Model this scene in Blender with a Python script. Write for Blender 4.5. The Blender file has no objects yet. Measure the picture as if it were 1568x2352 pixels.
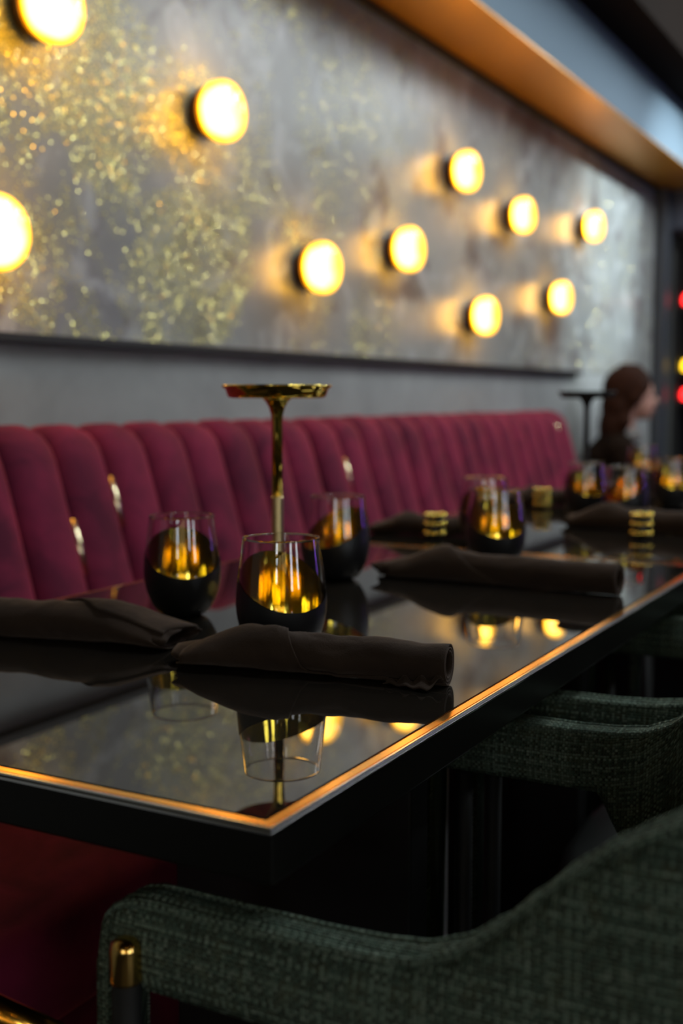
import bpy, bmesh, math, random
from mathutils import Vector, Matrix, noise
random.seed(7)
PI = math.pi
S = bpy.context.scene
COL = S.collection

# ------------------------------------------------------------------ camera
cam_d = bpy.data.cameras.new('camera'); cam = bpy.data.objects.new('camera', cam_d); COL.objects.link(cam)
r_ = Vector((0.4782, -0.8783, 0.0)); u_ = Vector((0.0851, 0.0463, 0.9953)); f_ = Vector((0.8741, 0.4759, -0.0969))
m = Matrix((r_, u_, -f_)).transposed().to_4x4(); m.translation = Vector((0, 0, 1.0057)); cam.matrix_world = m
cam_d.sensor_fit = 'VERTICAL'; cam_d.sensor_height = 36.0; cam_d.lens = 41.02
cam_d.clip_start = 0.02
cam_d.dof.use_dof = True; cam_d.dof.focus_distance = 0.96; cam_d.dof.aperture_fstop = 3.9
S.camera = cam

# ------------------------------------------------------------------ world, lights, exposure
W = bpy.data.worlds.new('world'); S.world = W; W.use_nodes = True
W.node_tree.nodes['Background'].inputs[0].default_value = (0.5, 0.6, 0.8, 1); W.node_tree.nodes['Background'].inputs[1].default_value = 0.02
S.view_settings.view_transform = 'Standard'; S.view_settings.look = 'None'; S.view_settings.gamma = 1
S.view_settings.use_curve_mapping = False; S.view_settings.exposure = 0.0

def area(name, loc, target, sx, sy, power, color, spread=None):
    l = bpy.data.lights.new(name, 'AREA'); l.shape = 'RECTANGLE'; l.size = sx; l.size_y = sy; l.energy = power; l.color = color
    if spread: l.spread = spread
    o = bpy.data.objects.new(name, l); COL.objects.link(o); o.location = loc
    d = Vector(target) - Vector(loc); o.rotation_euler = d.to_track_quat('-Z', 'X').to_euler(); return o
def spot(name, loc, target, power, color, ang, blend=0.9, size=0.06):
    l = bpy.data.lights.new(name, 'SPOT'); l.energy = power; l.color = color; l.spot_size = math.radians(ang); l.spot_blend = blend; l.shadow_soft_size = size
    o = bpy.data.objects.new(name, l); COL.objects.link(o); o.location = loc
    o.rotation_euler = (Vector(target) - Vector(loc)).to_track_quat('-Z', 'Y').to_euler(); return o
# cool linear lights under the high ceiling, parallel to the wall
for i in range(4):
    a = area('ceiling_light', (1.7 + 1.5 * i, 0.36, 2.92), (1.7 + 1.5 * i, 0.95, 1.2), 1.5, 0.06, [19, 27, 36, 42][i], (0.90, 0.97, 1.0))
spot('wall_spot', (5.9, -1.0, 2.9), (5.45, 1.55, 1.68), 620, (0.80, 0.95, 1.0), 30)
spot('bulkhead_spot', (3.5, -2.6, 2.0), (5.0, 1.28, 2.3), 16, (0.62, 0.82, 1.0), 60)

# ------------------------------------------------------------------ node helpers
def new_mat(name):
    mt = bpy.data.materials.new(name); mt.use_nodes = True; nt = mt.node_tree
    return mt, nt, nt.nodes['Principled BSDF']
def mat(name, color, rough=0.5, metal=0.0, **kw):
    mt, nt, b = new_mat(name)
    b.inputs['Base Color'].default_value = (*color, 1); b.inputs['Roughness'].default_value = rough; b.inputs['Metallic'].default_value = metal
    for k, v in kw.items(): b.inputs[k.replace('_', ' ')].default_value = v
    return mt
def nd(nt, typ, **kw):
    n = nt.nodes.new(typ)
    for k, v in kw.items(): setattr(n, k, v)
    return n
def setin(nt, n, key, v):
    if hasattr(v, 'is_linked') or hasattr(v, 'links'): nt.links.new(v, n.inputs[key])
    else: n.inputs[key].default_value = v
def math_(nt, op, a, b=None, c=None, clamp=False):
    n = nd(nt, 'ShaderNodeMath', operation=op, use_clamp=clamp)
    for i, v in enumerate((a, b, c)):
        if v is not None: setin(nt, n, i, v)
    return n.outputs[0]
def mix(nt, f, a, b):
    n = nd(nt, 'ShaderNodeMix', data_type='RGBA')
    setin(nt, n, 0, f); setin(nt, n, 6, a); setin(nt, n, 7, b); return n.outputs[2]
def c4(*c): return (*c, 1)
def noise_(nt, vec, scale, detail=3, rough=0.5, dist=0.0):
    n = nd(nt, 'ShaderNodeTexNoise'); nt.links.new(vec, n.inputs['Vector'])
    n.inputs['Scale'].default_value = scale; n.inputs['Detail'].default_value = detail; n.inputs['Roughness'].default_value = rough; n.inputs['Distortion'].default_value = dist
    return n.outputs[0]
def ramp(nt, v, lo, hi, a=0.0, b=1.0):
    n = nd(nt, 'ShaderNodeMapRange'); n.clamp = True
    setin(nt, n, 0, v); n.inputs[1].default_value = lo; n.inputs[2].default_value = hi; n.inputs[3].default_value = a; n.inputs[4].default_value = b
    return n.outputs[0]
def objco(nt): return nd(nt, 'ShaderNodeTexCoord').outputs['Object']
def bump(nt, b, h, strength, dist):
    n = nd(nt, 'ShaderNodeBump'); n.inputs['Strength'].default_value = strength; n.inputs['Distance'].default_value = dist
    nt.links.new(h, n.inputs['Height']); nt.links.new(n.outputs[0], b.inputs['Normal']); return n

# ------------------------------------------------------------------ materials
def m_plaster(flakes):
    mt, nt, b = new_mat('gilded_plaster' if flakes else 'plain_plaster'); P = objco(nt)
    n1 = noise_(nt, P, 1.6, 5, 0.6, 0.6); n2 = noise_(nt, P, 5.0, 4, 0.6, 0.4)
    base = mix(nt, ramp(nt, n1, 0.35, 0.65), c4(0.20, 0.205, 0.20), c4(0.31, 0.32, 0.31))
    if flakes:
        base = mix(nt, ramp(nt, n2, 0.54, 0.66, 0, 0.8), base, c4(0.11, 0.085, 0.085))
        pale = noise_(nt, P, 7.0, 4, 0.55, 1.2)
        base = mix(nt, ramp(nt, pale, 0.52, 0.66, 0, 0.6), base, c4(0.46, 0.48, 0.49))
        sx = nd(nt, 'ShaderNodeSeparateXYZ'); nt.links.new(P, sx.inputs[0])
        fall = ramp(nt, sx.outputs[0], 1.7, 3.4, 1.0, 0.05)
        cl = noise_(nt, P, 3.0, 4, 0.62, 0.8)
        dens = math_(nt, 'MULTIPLY', ramp(nt, cl, 0.43, 0.62), fall, clamp=True)
        v = nd(nt, 'ShaderNodeTexVoronoi'); nt.links.new(P, v.inputs['Vector']); v.inputs['Scale'].default_value = 165
        sc = nd(nt, 'ShaderNodeSeparateColor'); nt.links.new(v.outputs['Color'], sc.inputs[0])
        inside = math_(nt, 'LESS_THAN', v.outputs['Distance'], 0.40)
        pick = math_(nt, 'LESS_THAN', sc.outputs[0], math_(nt, 'MULTIPLY', dens, 0.95))
        fl = math_(nt, 'MULTIPLY', inside, pick)
        base = mix(nt, math_(nt, 'MULTIPLY', dens, 0.55), base, c4(0.42, 0.40, 0.13))
        base = mix(nt, fl, base, c4(1.0, 0.92, 0.30))
        nt.links.new(math_(nt, 'MULTIPLY', fl, 0.6), b.inputs['Metallic'])
        nt.links.new(ramp(nt, fl, 0, 1, 0.33, 0.28), b.inputs['Roughness']); b.inputs['IOR'].default_value = 1.5
        # every flake lies at an angle of its own
        geo = nd(nt, 'ShaderNodeNewGeometry')
        vs = nd(nt, 'ShaderNodeVectorMath', operation='SUBTRACT'); nt.links.new(v.outputs['Color'], vs.inputs[0]); vs.inputs[1].default_value = (0.5, 0.5, 0.5)
        vm = nd(nt, 'ShaderNodeVectorMath', operation='SCALE'); nt.links.new(vs.outputs[0], vm.inputs[0]); nt.links.new(math_(nt, 'MULTIPLY', fl, 1.1), vm.inputs['Scale'])
        va = nd(nt, 'ShaderNodeVectorMath', operation='ADD'); nt.links.new(vm.outputs[0], va.inputs[0]); nt.links.new(geo.outputs['Normal'], va.inputs[1])
        vn = nd(nt, 'ShaderNodeVectorMath', operation='NORMALIZE'); nt.links.new(va.outputs[0], vn.inputs[0])
        bm_ = bump(nt, b, noise_(nt, P, 14, 4, 0.5), 0.25, 0.006); nt.links.new(vn.outputs[0], bm_.inputs['Normal'])
    else:
        b.inputs['Roughness'].default_value = 0.75
        bump(nt, b, noise_(nt, P, 22, 4), 0.3, 0.004)
    nt.links.new(base, b.inputs['Base Color']); return mt
def m_velvet():
    mt, nt, b = new_mat('maroon_velvet'); P = objco(nt)
    n = noise_(nt, P, 9, 4, 0.6, 0.8)
    nt.links.new(mix(nt, ramp(nt, n, 0.35, 0.65), c4(0.075, 0.005, 0.023), c4(0.175, 0.011, 0.042)), b.inputs['Base Color'])
    b.inputs['Roughness'].default_value = 0.85; b.inputs['Sheen Weight'].default_value = 0.45; b.inputs['Sheen Roughness'].default_value = 0.4
    b.inputs['Sheen Tint'].default_value = (0.9, 0.15, 0.16, 1); b.inputs['Specular IOR Level'].default_value = 0.2
    bump(nt, b, noise_(nt, P, 300, 2), 0.2, 0.001); return mt
def m_weave():
    mt, nt, b = new_mat('green_tweed'); uv = nd(nt, 'ShaderNodeTexCoord').outputs['UV']
    p = 0.0027
    nn = nd(nt, 'ShaderNodeTexNoise'); nt.links.new(uv, nn.inputs['Vector']); nn.inputs['Scale'].default_value = 120; nn.inputs['Detail'].default_value = 2
    vm = nd(nt, 'ShaderNodeVectorMath', operation='SCALE'); nt.links.new(nn.outputs['Color'], vm.inputs[0]); vm.inputs['Scale'].default_value = 0.0014
    va = nd(nt, 'ShaderNodeVectorMath', operation='ADD'); nt.links.new(uv, va.inputs[0]); nt.links.new(vm.outputs[0], va.inputs[1])
    sx = nd(nt, 'ShaderNodeSeparateXYZ'); nt.links.new(va.outputs[0], sx.inputs[0])
    U = math_(nt, 'MULTIPLY', sx.outputs[0], 1 / p); V = math_(nt, 'MULTIPLY', sx.outputs[1], 1 / p)
    fu = math_(nt, 'FLOOR', U); fv = math_(nt, 'FLOOR', V)
    chk = math_(nt, 'MODULO', math_(nt, 'ABSOLUTE', math_(nt, 'ADD', fu, fv)), 2.0)
    su = math_(nt, 'ABSOLUTE', math_(nt, 'SINE', math_(nt, 'MULTIPLY', U, PI))); sv = math_(nt, 'ABSOLUTE', math_(nt, 'SINE', math_(nt, 'MULTIPLY', V, PI)))
    h1 = math_(nt, 'MULTIPLY', su, math_(nt, 'POWER', sv, 0.4)); h2 = math_(nt, 'MULTIPLY', sv, math_(nt, 'POWER', su, 0.4))
    h = math_(nt, 'ADD', math_(nt, 'MULTIPLY', h1, chk), math_(nt, 'MULTIPLY', h2, math_(nt, 'SUBTRACT', 1.0, chk)))
    cv = nd(nt, 'ShaderNodeCombineXYZ'); nt.links.new(fu, cv.inputs[0]); nt.links.new(fv, cv.inputs[1])
    wn = nd(nt, 'ShaderNodeTexWhiteNoise', noise_dimensions='2D'); nt.links.new(cv.outputs[0], wn.inputs['Vector'])
    big = noise_(nt, uv, 60, 3, 0.6)
    col = mix(nt, ramp(nt, wn.outputs[0], 0.2, 0.8), c4(0.006, 0.020, 0.015), c4(0.050, 0.105, 0.080))
    col = mix(nt, ramp(nt, big, 0.52, 0.66, 0, 0.35), col, c4(0.12, 0.12, 0.05))
    wu = nd(nt, 'ShaderNodeTexWhiteNoise', noise_dimensions='1D'); nt.links.new(fu, wu.inputs['W'])
    wv = nd(nt, 'ShaderNodeTexWhiteNoise', noise_dimensions='1D'); nt.links.new(math_(nt, 'ADD', fv, 517.0), wv.inputs['W'])
    thr = math_(nt, 'MAXIMUM', math_(nt, 'MULTIPLY', wu.outputs[0], chk), math_(nt, 'MULTIPLY', wv.outputs[0], math_(nt, 'SUBTRACT', 1.0, chk)))
    col = mix(nt, ramp(nt, thr, 0.55, 1.0, 0, 0.85), col, c4(0.26, 0.37, 0.29))
    fleck = math_(nt, 'GREATER_THAN', wn.outputs[0], 0.93)
    col = mix(nt, math_(nt, 'MULTIPLY', fleck, 0.25), col, c4(0.62, 0.70, 0.58))
    col = mix(nt, ramp(nt, h, 0.05, 0.75, 0.95, 0.0), col, c4(0.008, 0.018, 0.013))
    nt.links.new(col, b.inputs['Base Color']); b.inputs['Roughness'].default_value = 0.9
    b.inputs['Sheen Weight'].default_value = 0.22; b.inputs['Sheen Tint'].default_value = (0.75, 0.85, 0.6, 1); b.inputs['Specular IOR Level'].default_value = 0.2
    bump(nt, b, h, 1.0, 0.0024); return mt
def m_napkin():
    mt, nt, b = new_mat('charcoal_napkin'); P = objco(nt)
    n = noise_(nt, P, 22, 4)
    nt.links.new(mix(nt, n, c4(0.015, 0.009, 0.006), c4(0.038, 0.023, 0.014)), b.inputs['Base Color'])
    b.inputs['Roughness'].default_value = 0.85; b.inputs['Specular IOR Level'].default_value = 0.2; b.inputs['Sheen Weight'].default_value = 0.12; b.inputs['Sheen Tint'].default_value = (0.8, 0.6, 0.5, 1)
    wv = noise_(nt, P, 900, 1); big = noise_(nt, P, 45, 3)
    bump(nt, b, math_(nt, 'ADD', math_(nt, 'MULTIPLY', wv, 0.15), big), 0.7, 0.003); return mt
def m_emit(name, color, strength):
    mt, nt, b = new_mat(name); b.inputs['Base Color'].default_value = c4(*color); b.inputs['Emission Color'].default_value = c4(*color)
    b.inputs['Emission Strength'].default_value = strength; b.inputs['Roughness'].default_value = 0.3; return mt
def m_globe():
    # glowing amber glass: hot white in the middle of its face, deeper amber towards its rim and back
    mt, nt, b = new_mat('glowing_amber_glass'); P = objco(nt)
    sx = nd(nt, 'ShaderNodeSeparateXYZ'); nt.links.new(P, sx.inputs[0])
    rr = math_(nt, 'SQRT', math_(nt, 'ADD', math_(nt, 'POWER', sx.outputs[0], 2.0), math_(nt, 'POWER', math_(nt, 'ADD', sx.outputs[2], -0.004), 2.0)))
    nz = noise_(nt, P, 22, 2)
    side = ramp(nt, sx.outputs[1], 0.014, 0.026)             # towards the wall
    lw = nd(nt, 'ShaderNodeLayerWeight'); lw.inputs[0].default_value = 0.5     # the tint deepens where one looks through more glass
    q = math_(nt, 'ADD', lw.outputs['Facing'], math_(nt, 'MULTIPLY', math_(nt, 'SUBTRACT', nz, 0.5), 0.25))
    q = math_(nt, 'ADD', q, math_(nt, 'MULTIPLY', ramp(nt, rr, 0.040, 0.062), 0.10))
    core = mix(nt, ramp(nt, q, 0.35, 0.58), c4(14, 7.0, 1.04), c4(3.2, 1.6, 0.04))
    core = mix(nt, side, core, c4(17.0, 8.2, 0.05))
    col = mix(nt, ramp(nt, q, 0.66, 0.88), core, c4(1.6, 0.62, 0.015))
    nt.links.new(col, b.inputs['Emission Color']); b.inputs['Emission Strength'].default_value = 1.0
    b.inputs['Base Color'].default_value = c4(0.8, 0.45, 0.08); b.inputs['Roughness'].default_value = 0.15
    return mt

M = {
 'wall': m_plaster(True), 'wall_plain': m_plaster(False), 'velvet': m_velvet(), 'weave': m_weave(), 'napkin': m_napkin(), 'globe': m_globe(),
 'ceiling': mat('dark_ceiling', (0.012, 0.008, 0.006), 1.0, Specular_IOR_Level=0.1), 'dark_wall': mat('dark_wall', (0.10, 0.085, 0.065), 0.7),
 'floor': mat('dark_floor', (0.012, 0.010, 0.009), 0.6), 'black': mat('black_lacquer', (0.006, 0.006, 0.006), 0.35), 'matte': mat('matte_black', (0.006, 0.006, 0.006), 0.6),
 'coating': mat('black_coating', (0.006, 0.006, 0.007), 0.42),
 'soffit': mat('ochre_soffit', (0.64, 0.29, 0.015), 0.36, 0.6), 'beam': mat('blue_grey_paint', (0.15, 0.20, 0.245), 1.0, 0.0, Specular_IOR_Level=0.1),
 'gold': mat('polished_gold', (0.98, 0.70, 0.14), 0.10, 1.0), 'lining': mat('gold_lining', (1.0, 0.76, 0.10), 0.11, 1.0),
 'brass': mat('brass', (0.85, 0.52, 0.14), 0.16, 1.0), 'pale_brass': mat('pale_brass', (0.95, 0.78, 0.50), 0.22, 1.0), 'trim_brass': mat('bronze_trim', (1.0, 0.50, 0.07), 0.20, 1.0),
 'knurl': mat('knurled_gold', (0.75, 0.58, 0.28), 0.35, 1.0), 'bronze': mat('dark_bronze', (0.10, 0.05, 0.02), 0.4, 0.8),
 'glass': mat('clear_glass', (1, 1, 1), 0.0, 0.0, IOR=1.45, Transmission_Weight=1.0),
 'smoked': mat('smoked_table_glass', (0.012, 0.010, 0.008), 0.012, 0.0, IOR=1.58, Specular_Tint=(1.0, 0.88, 0.70, 1)), 'frame': mat('table_frame', (0.006, 0.006, 0.005), 0.3, 0.0, Specular_IOR_Level=0.25),
 'bead': mat('edge_bead_metal', (0.92, 0.91, 0.91), 0.17, 1.0), 'steel': mat('polished_steel', (0.80, 0.80, 0.88), 0.5, 0.1), 'leather': mat('dark_seat', (0.014, 0.016, 0.014), 0.6),
 'skin': mat('skin', (0.45, 0.24, 0.18), 0.5), 'hair': mat('brown_hair', (0.022, 0.007, 0.003), 0.9, 0.0, Specular_IOR_Level=0.15), 'shirt': mat('dark_brown_jacket', (0.010, 0.006, 0.004), 1.0, 0.0, Specular_IOR_Level=0.05),
 'trousers': mat('dark_trousers', (0.01, 0.01, 0.012), 0.8), 'collar': mat('grey_scarf', (0.14, 0.13, 0.12), 0.8), 'eye': mat('eye', (0.03, 0.02, 0.015), 0.2), 'lip': mat('lips', (0.40, 0.12, 0.11), 0.4),
 'red_lamp': m_emit('red_glow', (1.0, 0.02, 0.02), 5), 'yellow_lamp': m_emit('yellow_glow', (1.0, 0.6, 0.02), 4), 'orange_lamp': m_emit('orange_glow', (1.0, 0.35, 0.03), 0.8),
 'purple': m_emit('purple_neon', (0.36, 0.14, 1.0), 26), 'window_glow': m_emit('added_window_glow', (0.85, 0.93, 1.0), 10), 'added_bulb': m_emit('added_bulb', (1.0, 0.66, 0.20), 21),  # window panes and warm bulbs belong to unseen fixtures added for reflections
 'cool_tube': m_emit('cool_tube', (0.88, 0.97, 1.0), 18), 'added_bar_glow': m_emit('reflection_bar_glow', (1.0, 0.70, 0.26), 1.3),
}

nt = M['lining'].node_tree; b = nt.nodes['Principled BSDF']
mp = nd(nt, 'ShaderNodeMapping'); nt.links.new(objco(nt), mp.inputs['Vector']); mp.inputs['Scale'].default_value = (1, 1, 0.12)
bump(nt, b, noise_(nt, mp.outputs[0], 130, 2), 0.35, 0.0012); b.inputs['Roughness'].default_value = 0.11
# ------------------------------------------------------------------ mesh helpers
def obj(name, bm, m, parent=None, smooth=False):
    me = bpy.data.meshes.new(name); bm.normal_update(); bm.to_mesh(me); bm.free()
    me.materials.append(m)
    if smooth:
        for p in me.polygons: p.use_smooth = True
    o = bpy.data.objects.new(name, me); COL.objects.link(o)
    if parent: o.parent = parent
    return o
def tag(o, label, cat, group=None, kind=None):
    o['label'] = label; o['category'] = cat
    if group: o['group'] = group
    if kind: o['kind'] = kind
    return o
def thing(name, label, cat, loc=(0, 0, 0), rotz=0, group=None):
    o = bpy.data.objects.new(name, None); COL.objects.link(o); o.location = loc; o.rotation_euler = (0, 0, rotz); o.empty_display_size = 0.05
    return tag(o, label, cat, group)
def struct(o): o['kind'] = 'structure'; return o
def dup(root, loc, rotz, label, group=None):
    r = root.copy(); COL.objects.link(r); r.location = loc; r.rotation_euler = (0, 0, rotz); r['label'] = label
    if group: r['group'] = group
    for ch in list(root.children):
        c = ch.copy(); COL.objects.link(c); c.parent = r
        for g in ch.children:
            d = g.copy(); COL.objects.link(d); d.parent = c
    return r
def BM(): return bmesh.new()
def add_box(bm, x0, x1, y0, y1, z0, z1, bevel=0.0, seg=2):
    r = bmesh.ops.create_cube(bm, size=1.0)
    vs = r['verts']
    for v in vs: v.co = Vector(((x0 + x1) / 2 + v.co.x * (x1 - x0), (y0 + y1) / 2 + v.co.y * (y1 - y0), (z0 + z1) / 2 + v.co.z * (z1 - z0)))
    if bevel:
        es = list({e for v in vs for e in v.link_edges})
        bmesh.ops.bevel(bm, geom=es, offset=bevel, segments=seg, affect='EDGES', profile=0.5)
    return bm
def box(x0, x1, y0, y1, z0, z1, bevel=0.0, seg=2): return add_box(BM(), x0, x1, y0, y1, z0, z1, bevel, seg)
def add_lathe(bm, prof, segs=48, axis='Z', closed=False):
    rings = []
    for (r, z) in prof:
        if r < 1e-6:
            rings.append([bm.verts.new((0, 0, z) if axis == 'Z' else (0, z, 0))])
        else:
            ring = []
            for i in range(segs):
                a = 2 * PI * i / segs
                ring.append(bm.verts.new((r * math.cos(a), r * math.sin(a), z) if axis == 'Z' else (r * math.cos(a), z, r * math.sin(a))))
            rings.append(ring)
    pairs = list(zip(rings, rings[1:])) + ([(rings[-1], rings[0])] if closed else [])
    for a, b in pairs:
        for i in range(segs):
            j = (i + 1) % segs
            if len(a) == 1 and len(b) == 1: continue
            if len(a) == 1: bm.faces.new((a[0], b[j], b[i]))
            elif len(b) == 1: bm.faces.new((a[i], a[j], b[0]))
            else: bm.faces.new((a[i], a[j], b[j], b[i]))
    bmesh.ops.recalc_face_normals(bm, faces=bm.faces)
    return bm
def lathe(prof, segs=48, axis='Z', closed=False): return add_lathe(BM(), prof, segs, axis, closed)
def add_tube(bm, pts, rad, segs=10):
    pts = [Vector(p) for p in pts]; rings = []
    if not isinstance(rad, (list, tuple)): rad = [rad] * len(pts)
    up = Vector((0, 0, 1))
    for i, p in enumerate(pts):
        d = (pts[min(i + 1, len(pts) - 1)] - pts[max(i - 1, 0)]).normalized()
        a = d.cross(up if abs(d.z) < 0.9 else Vector((1, 0, 0))).normalized(); b = d.cross(a)
        rings.append([bm.verts.new(p + (a * math.cos(2 * PI * k / segs) + b * math.sin(2 * PI * k / segs)) * rad[i]) for k in range(segs)])
    for A, B in zip(rings, rings[1:]):
        for k in range(segs): bm.faces.new((A[k], A[(k + 1) % segs], B[(k + 1) % segs], B[k]))
    bm.faces.new(rings[0][::-1]); bm.faces.new(rings[-1])
    bmesh.ops.recalc_face_normals(bm, faces=bm.faces); return bm
def tube(pts, rad, segs=10): return add_tube(BM(), pts, rad, segs)
def add_ell(bm, c, rx, ry, rz, rot=None, u=20, v=14):
    r = bmesh.ops.create_uvsphere(bm, u_segments=u, v_segments=v, radius=1.0)
    for w in r['verts']:
        q = Vector((w.co.x * rx, w.co.y * ry, w.co.z * rz))
        if rot: q = rot @ q
        w.co = q + Vector(c)
    return bm
def ell(c, rx, ry, rz, rot=None): return add_ell(BM(), c, rx, ry, rz, rot)
def catmull(xs, x):
    # piecewise-linear-smooth lookup in a table of (x, y), x ascending
    if x <= xs[0][0]: return xs[0][1]
    for (a, fa), (b, fb) in zip(xs, xs[1:]):
        if x <= b:
            t = (x - a) / (b - a); t = t * t * (3 - 2 * t) * 0.4 + t * 0.6
            return fa + (fb - fa) * t
    return xs[-1][1]

# ================================================================== THE ROOM
WY = 1.55
struct(obj('floor', box(-3, 7.2, -4, 1.75, -0.1, 0), M['floor']))
struct(obj('ceiling', box(-3, 7.2, -4, 1.75, 3.0, 3.1), M['ceiling']))
wall = struct(obj('wall_left', box(-3, 7.2, WY, WY + 0.15, 1.122, 3.0), M['wall']))
struct(obj('wall_left', box(-3, 7.2, WY + 0.004, WY + 0.15, 0, 1.122), M['wall_plain']))
struct(obj('trim_1', box(-3, 5.0, WY - 0.022, WY + 0.01, 1.106, 1.124, 0.002), M['matte']))
struct(obj('trim_2', box(-3, 6.6, WY - 0.02, WY - 0.001, 2.085, 2.105, 0.002), M['matte']))
struct(obj('wall_end', box(6.95, 7.2, -4, 1.55, 0, 3.0), M['dark_wall']))
struct(obj('wall_back', box(-3.0, -2.85, -4, 1.55, 0, 3.0), M['dark_wall']))
struct(obj('wall_right', box(-2.85, 6.95, -4, -3.85, 0, 3.0), M['dark_wall']))
# bulkhead along the wall: ochre underside, blue-grey face
bk = struct(obj('ceiling_bulkhead', box(-3, 6.6, 1.285, WY, 2.110, 2.372), M['beam']))
struct(obj('bulkhead_underside', box(-3, 6.6, 1.283, WY - 0.001, 2.105, 2.1105), M['soffit'], bk))
struct(obj('ceiling_recess', box(-3, 6.95, 1.10, WY, 2.372, 3.0), M['ceiling']))
# end pillars that frame the bar niche, and the header over it
struct(obj('trim_3', box(6.30, 6.42, 1.485, WY, 0, 2.11, 0.01), mat('dark_pillar', (0.035, 0.040, 0.050), 0.5)))
struct(obj('trim_4', box(6.58, 6.62, 1.505, 1.55, 0, 1.90, 0.008), mat('olive_pillar', (0.06, 0.062, 0.055), 0.5)))
struct(obj('trim_5', box(6.42, 6.62, 0.2, WY, 1.90, 2.12, 0.01), mat('blue_header', (0.05, 0.06, 0.085), 0.6)))
# unseen windows added opposite: glowing panes that put white streaks in the glasses
for i, (x0, x1) in enumerate([(-1.9, -1.35), (-0.2, 0.15)]):
    w = struct(obj('window_%d' % (i + 1), box(x0, x1, -3.86, -3.845, 0.9, 2.4), M['window_glow']))
    fb = BM()
    for a, b_ in ((x0 - 0.05, x0), (x1, x1 + 0.05), ((x0 + x1) / 2 - 0.015, (x0 + x1) / 2 + 0.015)): add_box(fb, a, b_, -3.86, -3.80, 0.85, 2.45)
    add_box(fb, x0, x1, -3.86, -3.80, 0.85, 0.9); add_box(fb, x0, x1, -3.86, -3.80, 2.4, 2.45)
    struct(obj('window_frame', fb, M['black'], w))
w = struct(obj('window_3', box(-2.86, -2.845, -0.9, -0.55, 0.9, 2.3), M['window_glow']))  # another added glowing pane, behind the camera, for streaks in the gold linings
fb = BM()
add_box(fb, -2.86, -2.80, -0.95, -0.9, 0.85, 2.35); add_box(fb, -2.86, -2.80, -0.55, -0.5, 0.85, 2.35); add_box(fb, -2.86, -2.80, -0.9, -0.55, 0.85, 0.9); add_box(fb, -2.86, -2.80, -0.9, -0.55, 2.3, 2.35)
struct(obj('window_frame', fb, M['black'], w))

# ================================================================== BANQUETTE
PROF = [(1.255, 0.40), (1.285, 0.50), (1.320, 0.58), (1.355, 0.68), (1.378, 0.757), (1.400, 0.833), (1.418, 0.893), (1.428, 0.915), (1.443, 0.930), (1.464, 0.938), (1.490, 0.937), (1.512, 0.925), (1.52, 0.90)]
def channel(x0, x1, seed):
    bm = BM(); nu = 18; g = []
    rnd = random.Random(seed); dep = 0.028 + rnd.uniform(-0.002, 0.002)
    for i in range(nu + 1):
        u = (1 - math.cos(PI * i / nu)) / 2; hgt = dep * math.sqrt(max(0, 1 - abs(2 * u - 1) ** 2.5)) - 0.006; col = []
        for j, (y, z) in enumerate(PROF):
            a = PROF[max(0, j - 1)]; b = PROF[min(len(PROF) - 1, j + 1)]
            t = Vector((b[0] - a[0], b[1] - a[1])).normalized(); n = Vector((-t.y, t.x))
            wv = noise.noise(Vector(((x0 + u * (x1 - x0)) * 6, z * 5, seed))) * 0.003
            col.append(bm.verts.new((x0 + u * (x1 - x0), y + n.x * (hgt + wv), z + n.y * (hgt + wv))))
        col.append(bm.verts.new((x0 + u * (x1 - x0), 1.52, 0.40)))
        g.append(col)
    L = len(PROF) + 1
    for i in range(nu):
        for j in range(L): bm.faces.new((g[i][j], g[i + 1][j], g[i + 1][(j + 1) % L], g[i][(j + 1) % L]))
    bm.faces.new(g[0]); bm.faces.new(g[-1][::-1]); bmesh.ops.recalc_face_normals(bm, faces=bm.faces)
    return bm
def banquette(x0, x1, n, label, strips):
    t = thing('banquette', label, 'banquette', (0, 0, 0), 0, 'maroon velvet banquettes along the wall')
    obj('plinth', box(x0 + .02, x1 - .02, 0.92, 1.52, 0.0, 0.12), M['matte'], t)
    obj('seat_base', box(x0, x1, 0.86, 1.52, 0.12, 0.33, 0.012), M['velvet'], t, True)
    w = (x1 - x0) / n
    obj('seat_cushion', box(x0, x1, 0.83, 1.30, 0.332, 0.455, 0.03, 4), M['velvet'], t, True)
    for k in range(n):
        obj('back_channel', channel(x0 + k * w + 0.0008, x0 + (k + 1) * w - 0.0008, k + x0 * 10), M['velvet'], t, True)
    for k, z0, z1 in strips:
        x = x0 + k * w; s = 0.0655 / 0.2225
        y = lambda z: 1.355 + (z - 0.68) * s
        bm = tube([(x, y(z0) - 0.006, z0), (x, y((z0 + z1) / 2) - 0.007, (z0 + z1) / 2), (x, y(z1) - 0.006, z1)], 0.0068, 10)
        obj('brass_inlay', bm, M['pale_brass'], t, True)
    return t
banquette(0.413, 2.445, 16, 'nearer maroon velvet channel-backed banquette, left of the wide dark joint', [(9, 0.700, 0.795), (10, 0.770, 0.862)])
banquette(2.462, 4.43, 16, 'farther maroon velvet banquette running up to the seated person', [(1, 0.775, 0.855), (15, 0.865, 0.91)])

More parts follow.
